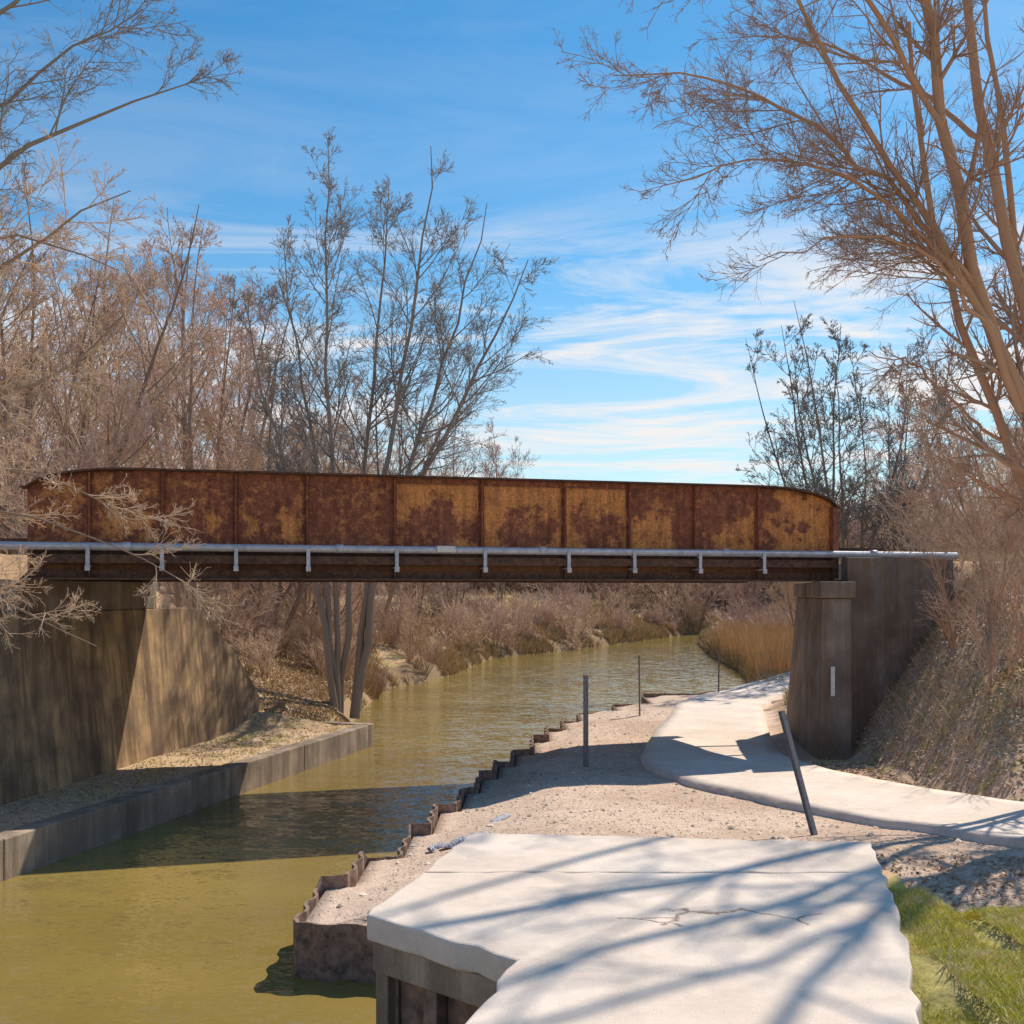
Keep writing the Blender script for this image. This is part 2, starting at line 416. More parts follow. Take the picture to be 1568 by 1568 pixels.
# ---------------------------------------------------------------- right abutment
ra=empty('bridge_abutment')
hexa('pier',[(6.28,22.45,-2.3),(7.02,22.65,-2.3),(8.0,27.4,-2.3),(6.72,27.2,-2.3)],
     [(6.36,22.5,1.45),(7.02,22.7,1.45),(8.0,27.4,1.45),(7.05,27.2,1.45)],M_abut,ra,.03)
hexa('cap',[(6.30,22.40,1.452),(7.08,22.6,1.452),(8.1,27.5,1.452),(7.0,27.3,1.452)],
     [(6.30,22.40,1.79),(7.08,22.6,1.79),(8.1,27.5,1.79),(7.0,27.3,1.79)],M_abut,ra,.03)
hexa('wing',[(7.03,23.2,-2.2),(9.9,24.5,-2.2),(9.8,25.0,-2.2),(7.03,23.8,-2.2)],
     [(7.13,23.3,2.32),(9.9,24.6,2.32),(9.8,25.0,2.32),(7.13,23.8,2.32)],M_abut,ra,.03)
boxes('gauge_mark',[(6.52,6.60,22.44,22.47,-.55,.05)],M_white,ra)

# ---------------------------------------------------------------- bridge
br=empty('railway_bridge',(BP[0],BP[1],0)); br.rotation_euler=(0,0,math.atan2(BD[1],BD[0]))
S=[.42,1.44,2.70,4.0,5.31,6.98,8.72,10.44,11.84,13.29,14.75,16.62]
ZB=1.84
def ztop(s):
    s=np.asarray(s,float); e=np.maximum(np.maximum(s-14.8,2.2-s),0)/1.82
    return 3.36+.44*np.sqrt(np.maximum(0,1-e**2))
def girder(tag,y0,sign):
    ss=np.linspace(.4,16.62,420); k=48
    zt=ztop(ss); zz=ZB+(zt-ZB)[:,None]*np.linspace(0,1,k)[None]
    X=np.repeat(ss[:,None],k,1)
    V=np.stack([X,np.full_like(X,y0),zz],2).reshape(-1,3)
    id_=np.arange(len(ss)*k).reshape(len(ss),k)
    F=np.stack([id_[:-1,:-1].ravel(),id_[1:,:-1].ravel(),id_[1:,1:].ravel(),id_[:-1,1:].ravel()],1)
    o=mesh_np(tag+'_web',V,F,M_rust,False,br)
    x=V[:,0]; z=V[:,2]; pa=np.zeros(len(x))
    base=[.35,.42,.42,.25,.18,1,1,1,.62,.5,.62]
    for i in range(len(S)-1):
        m=(x>=S[i])&(x<S[i+1]); c=(S[i]+S[i+1])/2; w=(S[i+1]-S[i])/2
        u=(x[m]-c)/w; v=(z[m]-3.1)/.62
        d=np.sqrt((u/.8)**2+((v+.5)/.8)**2)
        nn=fnoise(x[m],z[m],2.6,i+3)
        val=base[i]*np.ones(m.sum())*(.6+.8*(nn-.3))
        if base[i]==1: val=.12+.85*sstep((d+(nn-.5)*1.8-.60)/.75)
        if i in (3,1,2): val=np.maximum(val*.8,.8*sstep((.42-np.abs(z[m]-2.78))/.3)*sstep((.95-abs(u))/.4)*sstep((nn-.3)/.35))
        if i==8: val=.85*sstep((.9-abs(u+.3)-(z[m]-2.9)*.6+(nn-.5)*2)/.8)
        if i==9: val=.8*sstep((.5+.3*u-(z[m]-3.0)*.5+(nn-.5)*2)/.8)
        if i==10: val=.9*sstep((nn-.36)/.25)
        pa[m]=val
    at=o.data.attributes.new('paint','FLOAT','POINT'); at.data.foreach_set('value',pa.astype(np.float32))
    dk=.80*sstep((2.46-z)/.12)+.35*sstep((z-3.62)/.1)*(z<3.9)  # shade below the pipe painted into the web colour; top edge darkened too
    at=o.data.attributes.new('low_shade_top_dark','FLOAT','POINT'); at.data.foreach_set('value',dk.astype(np.float32))
    sd=o.modifiers.new('s','SOLIDIFY'); sd.thickness=.02; sd.offset=1 if sign>0 else -1
    L=[]
    for s in S[1:-1]:
        t=float(ztop(s)); f0=y0-.13 if sign>0 else y0+.025
        L.append((s-.012,s+.012,f0,f0+.105,2.42,t-.02)); L.append((s-.06,s+.06,y0-.024 if sign>0 else y0+.022,y0-.003 if sign>0 else y0+.04,2.42,t-.02))
    L.append((16.5,16.64,y0-.16,y0-.003,2.35,float(ztop(16.6))-.02))
    boxes(tag+'_stiffeners',L,M_rust,br)
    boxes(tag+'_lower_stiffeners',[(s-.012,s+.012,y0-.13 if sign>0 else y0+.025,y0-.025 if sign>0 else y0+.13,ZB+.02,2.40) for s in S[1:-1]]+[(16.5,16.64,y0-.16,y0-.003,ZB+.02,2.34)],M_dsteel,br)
    def flange(nm,z_of,wid,th,mt):
        s2=np.concatenate([np.linspace(.3,2.2,26),np.linspace(2.4,14.6,20),np.linspace(14.8,16.68,26)])
        z2=z_of(np.clip(s2,.4,16.62)); V=[];F=[]
        for a_,b_ in zip(s2,z2): V+=[(a_,y0-wid,b_),(a_,y0+wid,b_),(a_,y0+wid,b_+th),(a_,y0-wid,b_+th)]
        for q in range(len(s2)-1):
            for j in range(4): F.append((q*4+j,q*4+4+j,q*4+4+(j+1)%4,q*4+(j+1)%4))
        F+=[(0,1,2,3),(len(V)-1,len(V)-2,len(V)-3,len(V)-4)]
        mesh_py(nm,V,F,mt,br)
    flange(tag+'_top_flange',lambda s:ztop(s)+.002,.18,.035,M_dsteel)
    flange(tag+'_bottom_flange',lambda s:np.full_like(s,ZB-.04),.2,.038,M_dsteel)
    boxes(tag+'_top_angle',[(2.2,14.8,y0-.03,y0-.004,3.68,3.80)],M_rust,br)
    boxes(tag+'_bottom_angle',[(.5,16.5,y0-.03,y0-.004,ZB+.002,ZB+.14)],M_dsteel,br)
    R=[]
    for s in S[1:-1]:
        for z in np.arange(2.45,float(ztop(s))-.05,.11):
            for o_ in (-.045,.045): R.append((s+o_,y0-.026,z))
    for s in np.arange(2.2,14.8,.13): R.append((s,y0-.032,3.73)); R.append((s,y0-.032,ZB+.08))
    R=np.array(R); oc=np.array([(1,0,0),(-1,0,0),(0,0,1),(0,0,-1),(0,-.8,0)])*.016
    V=(R[:,None]+oc[None]).reshape(-1,3); b0=np.arange(len(R))[:,None,None]*5
    F=(b0+np.array([[0,2,4],[2,1,4],[1,3,4],[3,0,4]])[None]).reshape(-1,3)
    mesh_np(tag+'_rivets',V,F,M_rust,False,br)
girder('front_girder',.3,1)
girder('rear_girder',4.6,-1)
boxes('deck',[(.5,16.5,.55,4.35,2.16,2.28)],M_black,br)
L=[]
for s in np.arange(.8,16.3,.72): L.append((s,s+.1,.52,4.38,1.86,2.158))
boxes('floor_beams',L,M_dsteel,br)
L=[]
for s in np.arange(.6,16.3,.5): L.append((s,s+.22,1.0,3.9,2.282,2.44))
boxes('ties',L,M_black,br)
boxes('rails',[(-4,20,1.72,1.79,2.442,2.60),(-4,20,3.16,3.23,2.442,2.60)],M_dsteel,br)
boxes('service_ledge',[(.45,16.5,.02,.268,2.22,2.25),(.45,16.5,.02,.05,2.10,2.218)],M_dsteel,br)
def cyl(name,p0,p1,r,mt,parent,seg=14):
    p0=np.array(p0,float);p1=np.array(p1,float);d=p1-p0;d/=np.linalg.norm(d)
    u=np.cross(d,[0,0,1.]) if abs(d[2])<.9 else np.cross(d,[1.,0,0]); u/=np.linalg.norm(u); w=np.cross(d,u)
    A=np.linspace(0,2*np.pi,seg,endpoint=False); ring=np.cos(A)[:,None]*u+np.sin(A)[:,None]*w
    V=np.concatenate([p0+ring*r,p1+ring*r]); F=[(i,(i+1)%seg,(i+1)%seg+seg,i+seg) for i in range(seg)]+[tuple(range(seg-1,-1,-1)),tuple(range(seg,2*seg))]
    o=mesh_py(name,V,F,mt,parent); 
    for p in o.data.polygons: p.use_smooth=len(p.vertices)==4
    return o
cyl('pipe',(-6,0,2.40),(19.5,0,2.38),.072,M_galv,br)
for s in (-1.9,2.1,5.9,9.9,13.9,17.4): cyl('pipe_coupling',(s-.07,0,2.40),(s+.07,0,2.40),.085,M_galv,br)
L=[]
for s in S[1:-1]:
    L+=[(s-.035,s+.035,-.085,-.074,1.98,2.40),(s-.035,s+.035,-.072,.018,2.28,2.31),(s-.045,s+.045,-.11,-.088,1.96,2.06),(s-.03,s+.03,-.073,.27,2.03,2.06)]
boxes('pipe_brackets',L,M_galv,br,.004)
boxes('junction_box',[(7.75,8.12,-.13,.1,2.34,2.47)],M_white,br,.02)

# ---------------------------------------------------------------- posts
def post(base,top,w=.06):
    e=empty('metal_post',base); d=Vector(top)-Vector(base); L=d.length
    e.rotation_euler=d.to_track_quat('Z','Y').to_euler()
    boxes('channel',[(-w/2,w/2,0,.006,-.3,L),(-w/2-.004,-w/2+.002,-.03,-.001,-.3,L),(w/2-.002,w/2+.004,-.03,-.001,-.3,L),
        (-w/2-.02,-w/2-.005,-.03,-.024,-.3,L),(w/2+.005,w/2+.02,-.03,-.024,-.3,L)],M_post,e)
    boxes('punched_holes',[(-.006,.006,-.0035,-.001,z,z+.018) for z in np.arange(.1,L-.05,.06)],M_black,e)
post((1.44,21.4,-1.95),(1.44,21.4,-.05)); post((3.62,31,-1.98),(3.60,31,-.22),.07); post((7.0,37.3,-1.95),(7.02,37.3,-.5),.07)
post((3.85,13.8,-1.6),(3.5,14.2,.05),.085)

n_=60; tt=np.linspace(0,1,n_)
gt=empty('geotextile_roll')
for k,(p0,p1,r) in enumerate([((-1.15,15.2,-1.98),(-.55,15.5,-1.90),.05),((-.5,15.6,-1.93),(-.1,16.9,-1.88),.045)]):
    c=np.array(p0)+(np.array(p1)-np.array(p0))*tt[:,None]; c[:,2]+=.03*np.sin(tt*9); c[:,0]+=.06*np.sin(tt*7)
    d=np.array(p1)-np.array(p0); d/=np.linalg.norm(d); u=np.cross(d,[0,0,1.]); u/=np.linalg.norm(u); w=np.cross(u,d)
    A=np.linspace(0,2*np.pi,10,endpoint=False)
    V=np.array([c[i]+(np.cos(a_)*u*1.5+np.sin(a_)*w*.6)*r*(.8+.5*rng.random()) for i in range(n_) for a_ in A])
    F=[(i*10+j,i*10+(j+1)%10,(i+1)*10+(j+1)%10,(i+1)*10+j) for i in range(n_-1) for j in range(10)]
    mesh_py('roll_%d'%k,V,F,M_fabric,gt)

# ---------------------------------------------------------------- trees
def norm(a): return a/np.maximum(np.linalg.norm(a,axis=-1,keepdims=True),1e-9)
class TB:
    def __init__(s): s.V=[];s.F=[];s.n=0;s.M=[]
    def add(s,P,R,k,mi=1):
        m,n=P.shape[:2]
        T=norm(np.gradient(P,axis=1)); ref=np.zeros((m,1,3)); ref[...,0]=.31; ref[...,1]=.83; ref[...,2]=.2
        U=norm(np.cross(T,ref)); W=np.cross(T,U)
        A=np.linspace(0,2*np.pi,k,endpoint=False)
        V=P[:,:,None]+R[:,:,None,None]*(np.cos(A)[:,None]*U[:,:,None]+np.sin(A)[:,None]*W[:,:,None])
        b=s.n+(np.arange(m)*n*k)[:,None,None]+(np.arange(n-1)*k)[None,:,None]
        j=np.arange(k)[None,None]; j2=(j+1)%k
        f=np.stack([b+j,b+j2,b+k+j2,b+k+j],3).reshape(-1,4)
        s.V.append(V.reshape(-1,3)); s.F.append(f); s.n+=m*n*k; s.M.append(np.full(len(f),mi,dtype=np.int32))
    def mesh(s,name,mt):
        me=mesh_np(name,np.concatenate(s.V),np.concatenate(s.F),None,True,mk=False)
        for q in mt: me.materials.append(q)
        M=np.concatenate(s.M)
        if len(M)==len(me.polygons): me.polygons.foreach_set('material_index',M)
        return me
def growp(P0,D,L,r0,n,wig,trop,taper,rg):
    m=len(P0); P=np.zeros((m,n,3)); P[:,0]=P0; d=D.copy()
    for i in range(1,n):
        P[:,i]=P[:,i-1]+d*(L/(n-1))[:,None]
        d=norm(d+rg.normal(0,wig,(m,3))+np.array([0,0,trop]))
    R=r0[:,None]*np.linspace(1,taper,n)[None]
    return P,R
def spawn(P,R,L,c,t0,t1,ang,lenr,n,wig,trop,rr,rmin,rg,taper=.35,tf=.55):
    m,n0=P.shape[:2]
    t=rg.uniform(t0,t1,(m,c)); f=t*(n0-1); i=np.minimum(f.astype(int),n0-2); w=(f-i)[...,None]
    a=np.arange(m)[:,None]
    pos=P[a,i]*(1-w)+P[a,i+1]*w; d=norm(P[a,i+1]-P[a,i]); r=R[a,i]*(1-w[...,0])+R[a,i+1]*w[...,0]
    per=norm(np.cross(d,rg.normal(0,1,(m,c,3)))); an=np.radians(rg.normal(ang,ang*.25,(m,c)))[...,None]
    D=norm(d*np.cos(an)+per*np.sin(an))
    LL=L[:,None]*lenr*(1.1-tf*t)*rg.uniform(.6,1.25,(m,c))
    r0=np.maximum(np.minimum(r*rr,r*.9),rmin)
    pos=pos.reshape(-1,3);D=D.reshape(-1,3);LL=LL.ravel();r0=r0.ravel()
    P2,R2=growp(pos,D,LL,r0,n,wig,trop,taper,rg); R2=np.maximum(R2,rmin*.6)
    return P2,R2,LL
def resample(pts,n):
    pts=np.array(pts,float); d=np.r_[0,np.cumsum(np.linalg.norm(np.diff(pts,axis=0),axis=1))]
    t=np.linspace(0,d[-1],200); q=np.stack([np.interp(t,d,pts[:,j]) for j in range(3)],1)
    k=14; qq=np.pad(q,((k,k),(0,0)),'edge'); ker=np.ones(2*k+1)/(2*k+1)
    o=np.stack([np.convolve(qq[:,j],ker,'valid') for j in range(3)],1); o[0]=q[0];o[-1]=q[-1]
    return o[np.linspace(0,199,n).astype(int)]
def wood_tree(name,seed,mt,h=15,stems=3,spread=.25,c=(14,8,6,4),ang=38,trop=.09,rmin=.009,low=.2,r=.13,lr=(.36,.5,.5,.5),paths=None):
    rg=np.random.default_rng(seed); B=TB()
    if paths is not None:
        P=np.stack([resample(p,14) for p in paths]); P[:,1:-1]+=rg.normal(0,.07,(len(P),12,3)); L=np.linalg.norm(np.diff(P,axis=1),axis=2).sum(1)
        R=r*rg.uniform(.75,1.05,len(P))[:,None]*np.linspace(1,.1,14)[None]
    else:
        a=rg.uniform(0,2*np.pi)+np.arange(stems)*2*np.pi/stems+rg.normal(0,.3,stems)
        q=spread*rg.uniform(.5,1.2,stems)
        D=norm(np.stack([np.cos(a)*q,np.sin(a)*q,np.ones(stems)],1))
        P0=np.stack([np.cos(a)*.15,np.sin(a)*.15,np.full(stems,-.4)],1)
        L=np.full(stems,h)*rg.uniform(.78,1.0,stems)
        P,R=growp(P0,D,L,np.full(stems,r)*rg.uniform(.6,1,stems),14,.05,.02,.10,rg)
    B.add(P,R,6,0)
    P1,R1,L1=spawn(P,R,L,c[0],low,.97,ang,lr[0],8,.07,trop,.5,rmin*1.6,rg,.3,.85); B.add(P1,R1,4,0)
    P2,R2,L2=spawn(P1,R1,L1,c[1],.15,1,ang,lr[1],5,.09,trop*.9,.6,rmin*1.25,rg); B.add(P2,R2,3)
    P3,R3,L3=spawn(P2,R2,L2,c[2],.15,1,ang,lr[2],4,.10,trop,.7,rmin,rg); B.add(P3,R3,3)
    if c[3]:
        P4,R4,L4=spawn(P3,R3,L3,c[3],.2,1,ang,lr[3],2,.1,trop,.8,rmin*.8,rg); B.add(P4,R4,3)
    return B.mesh(name,mt)
def inst(name,me,loc,rz=0,s=1,sz=None,parent=None,tilt=0):
    o=bpy.data.objects.new(name,me); o.location=loc; o.rotation_euler=(tilt,0,rz); o.scale=(s,s,sz or s); return link(o,parent)
def gz(x,y): return float(bankz(np.array([x]),np.array([y]))[0])

hero=wood_tree('central_tree_mesh',17,M_d,c=(19,9,6,4),ang=38,trop=.075,rmin=.008,low=.32,r=.15,lr=(.27,.5,.5,.5),
  paths=[[(0,0,-.4),(-.2,0,3.5),(-.6,.2,7),(-1.5,.5,12),(-1.8,.6,15)],
   [(.05,0,-.4),(.0,0,3.5),(-.1,-.6,8),(-.2,-.9,13),(-.1,-1,17.2)],
   [(.1,.1,-.4),(.35,.1,3.5),(.7,.8,7),(1.2,1.2,12),(1.5,1.4,17)],
   [(.5,.2,-.4),(.9,.1,4),(1.6,-.3,7.5),(2.5,-.5,12),(3.0,-.6,17.3)],
   [(.6,.1,-.4),(1.1,.2,4),(2.2,.3,7.5),(3.8,.6,12),(4.7,.7,16)],
   [(.6,0,-.4),(1.15,0,4),(2.6,-.4,7),(4.6,-.6,10.5),(6.0,-.6,13.8)],
   [(.0,-.1,-.4),(-.4,-.2,3.5),(-1.1,-.9,6.5),(-2.0,-1.5,9.5),(-2.5,-1.8,12.5)]])
inst('bare_tree',hero,(-5.5,34.4,-2.0),0)
hero2=wood_tree('round_tree_mesh',23,M_d,h=15.5,stems=12,spread=.42,c=(13,8,6,4),ang=38,trop=.07,rmin=.012,low=.2,r=.11,lr=(.26,.5,.5,.5))
inst('bare_tree',hero2,(14.5,47,-.6),1.0,1.0)
wt=[wood_tree('wood_tree_a',31,M_p,h=15,stems=3,spread=.22,c=(18,8,6,4)),
    wood_tree('wood_tree_b',32,M_w,h=14,stems=4,spread=.3,c=(14,8,6,4),rmin=.010),
    wood_tree('wood_tree_c',33,M_p,h=13,stems=5,spread=.35,c=(12,8,6,4),low=.12),
    wood_tree('wood_tree_d',34,M_o,h=12,stems=5,spread=.4,c=(11,8,6,4),low=.1,rmin=.010)]
spots=[(-10.5,36,0,1.0),(-13.5,32,1,1.05),(-17.0,38,2,1.2),(-9.3,42,1,1.0),(-13,45,0,1.15),(-21,45,1,1.3),(-11,54,3,1.1),
       (-9,48,2,1.1),(-16.2,27,3,1.0),(-19,31,0,1.1),(-7.2,58,1,1.0),(-15,60,0,1.2),(-24,62,2,1.45),(-12.0,29.5,2,.85),(-14.5,51,1,1.3),(-19,52,0,1.35),(-7.4,45,0,.8)]
for i,(x,y,k,s) in enumerate(spots): inst('bare_tree',wt[k],(x,y,gz(x,y)-.1),i*1.7,s)
spots=[(15.5,33,3,.68),(19,42,1,.85),(23,48,2,1.0),(20,56,0,.9),(27,58,3,1.1),(16.5,40,1,.75),(19.5,35,2,.75)]
for i,(x,y,k,s) in enumerate(spots): inst('bare_tree',wt[k],(x,y,gz(x,y)-.1),i*2.3+.5,s)
for i,(x,y,s) in enumerate([(-4,74,.95),(-9,80,1.1),(-1,86,.95),(-14,86,1.2),(4,98,.85),(17.5,66,.62),(21,78,.75),(24,90,.85),(20.5,98,.65),(33,90,1.0),(-4.5,95,1.1),(9,112,.75),(-6,66,.8)]):
    inst('bare_tree',wt[(i*3+2)%4],(x,y,gz(x,y)),i*1.3,s)
dw=empty('distant_woods')
rg=np.random.default_rng(5)
lo=[wood_tree('far_tree_a',41,M_p,h=13,stems=4,spread=.3,c=(12,6,5,0),rmin=.03,low=.06,r=.14),
    wood_tree('far_tree_b',42,M_w,h=12,stems=5,spread=.4,c=(11,6,5,0),rmin=.03,low=.06,r=.14),
    wood_tree('far_tree_c',43,M_o,h=12,stems=4,spread=.35,c=(12,6,5,0),rmin=.03,low=.05,r=.14)]
cnt=0
while cnt<230:
    if cnt<35: y=rg.uniform(95,128); x=rg.uniform(-.52,.52)*y
    elif cnt<95: y=rg.uniform(110,134); x=rg.uniform(-.02,.32)*y
    else: y=rg.uniform(126,165); x=rg.uniform(-.52,.52)*y
    if y<128 and (fL(y)-2<x<fR(y)+2 or (y<108 and 3<x<26)): continue
    cnt+=1
    s=rg.uniform(.8,1.05); k=x/y
    if k<.03: s*=1.05
    elif k<.22: s*=.66
    z=gz(x,y)
    inst('tree',lo[cnt%3],(x,y,z),rg.uniform(0,6.3),s*1.1,s*.95,dw)

def shrub_mesh(name,seed,mt,h=3,stems=14,spread=.6,c=(7,5,3),rmin=.006,trop=.03,ang=35):
    rg=np.random.default_rng(seed); B=TB()
    a=rg.uniform(0,2*np.pi,stems); q=rg.uniform(.2,1,stems)*spread
    D=norm(np.stack([np.cos(a)*q,np.sin(a)*q,np.ones(stems)],1)); P0=np.stack([np.cos(a)*.25*q,np.sin(a)*.25*q,np.full(stems,-.2)],1)
    L=h*rg.uniform(.5,1,stems); P,R=growp(P0,D,L,np.full(stems,.022)*h/3,8,.07,.0,.25,rg); B.add(P,R,4,0)
    P1,R1,L1=spawn(P,R,L,c[0],.15,1,ang,.45,5,.09,trop,.6,rmin,rg); B.add(P1,R1,3)
    P2,R2,L2=spawn(P1,R1,L1,c[1],.1,1,ang,.5,3,.1,trop,.7,rmin,rg); B.add(P2,R2,3)
    if c[2]:
        P3,R3,L3=spawn(P2,R2,L2,c[2],.1,1,ang,.5,2,.1,trop,.8,rmin*.8,rg); B.add(P3,R3,3)
    return B.mesh(name,mt)
sh=[shrub_mesh('shrub_a',51,M_w),shrub_mesh('shrub_b',52,M_p,h=3.5,spread=.9),shrub_mesh('shrub_c',53,M_o,h=2.6,spread=.5,stems=20)]
shf=[shrub_mesh('shrub_far_a',54,M_w,c=(7,5,0),rmin=.016,stems=14,spread=.8),shrub_mesh('shrub_far_b',55,M_p,c=(7,5,0),rmin=.016,stems=14,spread=.6)]
sap=[shrub_mesh('sapling_a',56,M_near,h=4.5,stems=5,c=(6,4,2),rmin=.0045,spread=.35,ang=30,trop=.08),shrub_mesh('sapling_b',57,M_w,h=2.2,stems=8,c=(4,3,2),rmin=.0045,spread=.9,ang=32,trop=.05)]
br_r=empty('embankment_brush')
k=0
while k<34:
    x=rg.uniform(8.4,14.5); y=rg.uniform(18,28)
    if x/y<.35 or x/y>.6: continue
    z=gz(x,y)
    if z<-.6: continue
    k+=1
    inst('shrub',sap[k%2],(x,y,z),rg.uniform(0,6.3),rg.uniform(.45,.95),None,br_r,rg.uniform(-.25,.25))
bl=empty('riverbank_brush')
for i in range(110):
    y=33+78*rg.random()**1.1; x=float(fL(y))-rg.uniform(.3,7)
    if y<40 and x>-7.5: continue
    s=rg.uniform(.5,1.1)
    m=sh[i%3] if y<55 else shf[i%2]
    inst('shrub',m,(x,y,gz(x,y)),rg.uniform(0,6.3),s,None,bl,rg.uniform(-.15,.15))
bl2=empty('riverbank_brush')
for i in range(60):
    y=rg.uniform(30,112); x=max(float(fR(y)),float(np.interp(y,PY,PX)) if y<60 else -99)+rg.uniform(1.0,10)
    m=sh[i%3] if y<50 else shf[i%2]
    inst('shrub',m,(x,y,gz(x,y)),rg.uniform(0,6.3),rg.uniform(.4,.95),None,bl2,rg.uniform(-.15,.15))
bl3=empty('understorey_brush')
for i in range(150):
    y=rg.uniform(104,140); x=rg.uniform(-.3,.5)*y
    if y<127 and float(fL(y))-2<x<float(fR(y))+2: continue
    inst('shrub',shf[i%2],(x,y,gz(x,y)),rg.uniform(0,6.3),rg.uniform(1.2,2.2),None,bl3)

def limb_tree(name,seed,limbs,mt,c=(12,7,5),ls=(1.7,.55,.5),rmin=.004,ang=40,trop=(.02,.04,.06),n0=16):
    rg=np.random.default_rng(seed); B=TB()
    for pts,r0,r1,cc,l1 in limbs:
        P=resample(pts,n0)[None]; P[0,1:-1]+=rg.normal(0,.03,(n0-2,3)); R=np.linspace(r0,r1,n0)[None]; B.add(P,R,8,0)
        P1,R1,L1=spawn(P,R,np.array([l1]),cc,.22,1,ang,1.0,8,.07,trop[0],.5,rmin*2,rg,.3,.5); B.add(P1,R1,5,1)
        P2,R2,L2=spawn(P1,R1,L1,c[0],.1,1,ang,ls[1],6,.09,trop[1],.6,rmin*1.4,rg); B.add(P2,R2,4)
        P3,R3,L3=spawn(P2,R2,L2,c[1],.1,1,ang,ls[2],4,.10,trop[2],.7,rmin,rg); B.add(P3,R3,3)
        if c[2]:
            P4,R4,L4=spawn(P3,R3,L3,c[2],.15,1,ang,.5,3,.13,.05,.8,rmin*.8,rg); B.add(P4,R4,3)
    o=bpy.data.objects.new(name,B.mesh(name,mt)); return link(o)
b=(9.8,15.5,-1.4)
limb_tree('bare_tree',61,[
 ([b,(8.6,15.3,1.5),(7.0,15,4.0),(6.2,14.8,5.9),(5.76,14.6,8.1),(5.3,14.4,9.7),(4.7,14,13)],.14,.04,18,2.0),
 ([b,(8.8,15.8,2),(7.5,15.8,5),(6.9,15.9,8.1),(6.6,16,10),(6.3,16,14)],.13,.04,16,2.0),
 ([b,(9.2,15,3),(7.7,15,6.8),(7.0,14.6,9.5),(6.2,14.2,13)],.11,.03,14,2.2),
 ([(6.95,15,4.05),(5.9,14.6,6.0),(4.9,14.2,7.1),(3.9,13.8,8.3),(3.2,13.5,9.5),(2.6,13,10.8)],.065,.010,17,1.7),
 ([(6.3,14.85,5.7),(4.7,14.2,7.1),(3.2,13.6,7.7),(2.2,13.3,7.9),(1.2,13,7.7)],.045,.006,20,1.5),
 ([(6.5,14.9,5.2),(5.3,14.2,6.3),(3.9,13.6,6.9),(2.8,13.2,6.8),(1.8,13,6.4)],.04,.006,20,1.4),
 ([(6.7,14.95,4.8),(5.6,14.3,5.9),(4.6,13.8,6.1),(3.7,13.5,5.9),(3.0,13.3,5.6)],.035,.006,18,1.3),
 ([(5.9,14.7,7.5),(4.8,14.2,9.0),(3.6,13.6,9.8),(2.4,13,10.1),(1.5,12.8,9.6)],.045,.008,18,1.7),
 ([(6.9,15.9,8.1),(6.2,17,9.4),(5.2,18,10.6),(4.2,19,11.2)],.045,.01,12,1.8),
 ],M_near,c=(9,7,3),rmin=.0034)
# upper crown of the second near tree, mostly above the picture; shades the walkway
limb_tree('bare_tree',65,[
 ([(10.6,14.2,-1.2),(9.6,14.2,3.0),(8.8,14.2,6.4),(8.2,14.0,9.0),(7.8,13.6,12.0)],.13,.05,8,1.6),
 ([(8.5,14.1,7.8),(7.5,13.6,9.2),(5.8,12.6,9.7),(4.2,11.8,10.1),(3.0,11.2,10.4)],.07,.03,7,1.5),
 ([(8.4,14.1,8.4),(7.2,12.9,9.6),(5.5,11.6,10.0),(4.2,10.4,10.4)],.065,.025,6,1.4),
 ([(8.3,14.0,8.8),(6.9,11.8,10.1),(5.8,9.8,10.6),(5.0,8.6,10.9)],.065,.025,6,1.5),
 ([(8.2,14.0,9.2),(7.6,12.9,10.9),(6.5,12.2,11.6),(4.6,12.0,12.2)],.06,.02,6,1.5),
 ],M_near,c=(5,4,2),rmin=.006)
b2=(9.6,17.4,-.6)
limb_tree('bare_tree',62,[
 ([b2,(8.4,17,2.0),(7.5,16.8,3.9),(6.9,16.6,5.4),(6.3,16.6,7.3),(6.0,16.6,10.2)],.10,.03,16,1.5),
 ([b2,(9.0,17.4,2.6),(8.1,17.2,5.6),(7.6,17,8.4),(7.3,17,11)],.10,.03,16,1.6),
 ([(7.5,16.8,3.9),(6.6,16.4,4.4),(5.9,16.2,5.0),(5.2,16,5.1)],.03,.007,12,1.0),
 ([(8.0,17,2.8),(7.2,16.6,3.2),(6.6,16.2,3.2),(6.1,16,2.9)],.03,.007,12,.9)],M_near,c=(8,5,3))
c0=(-10.9,12.6,.9)
limb_tree('bare_tree',63,[
 ([c0,(-9.5,12.5,3),(-7.6,12.2,5.0),(-5.9,12,6.1),(-4.7,11.8,6.6),(-3.3,11.6,7.0)],.10,.006,22,1.5),
 ([c0,(-9.3,12.5,4),(-7.4,12,6.4),(-6.0,12,7.6),(-5.1,12,8.4),(-4.5,12,9.0)],.10,.009,22,1.6),
 ([(-9.3,12.5,4),(-7.6,12,7.0),(-6.6,12,8.6),(-6.0,12,10)],.07,.010,18,1.5),
 ([(-9.3,12.5,4),(-7.4,12.2,5.6),(-6.1,12.1,6.7),(-5.0,12,7.4),(-4.0,11.9,7.9)],.06,.006,20,1.4),
 ],M_d,c=(9,6,3),rmin=.0036)
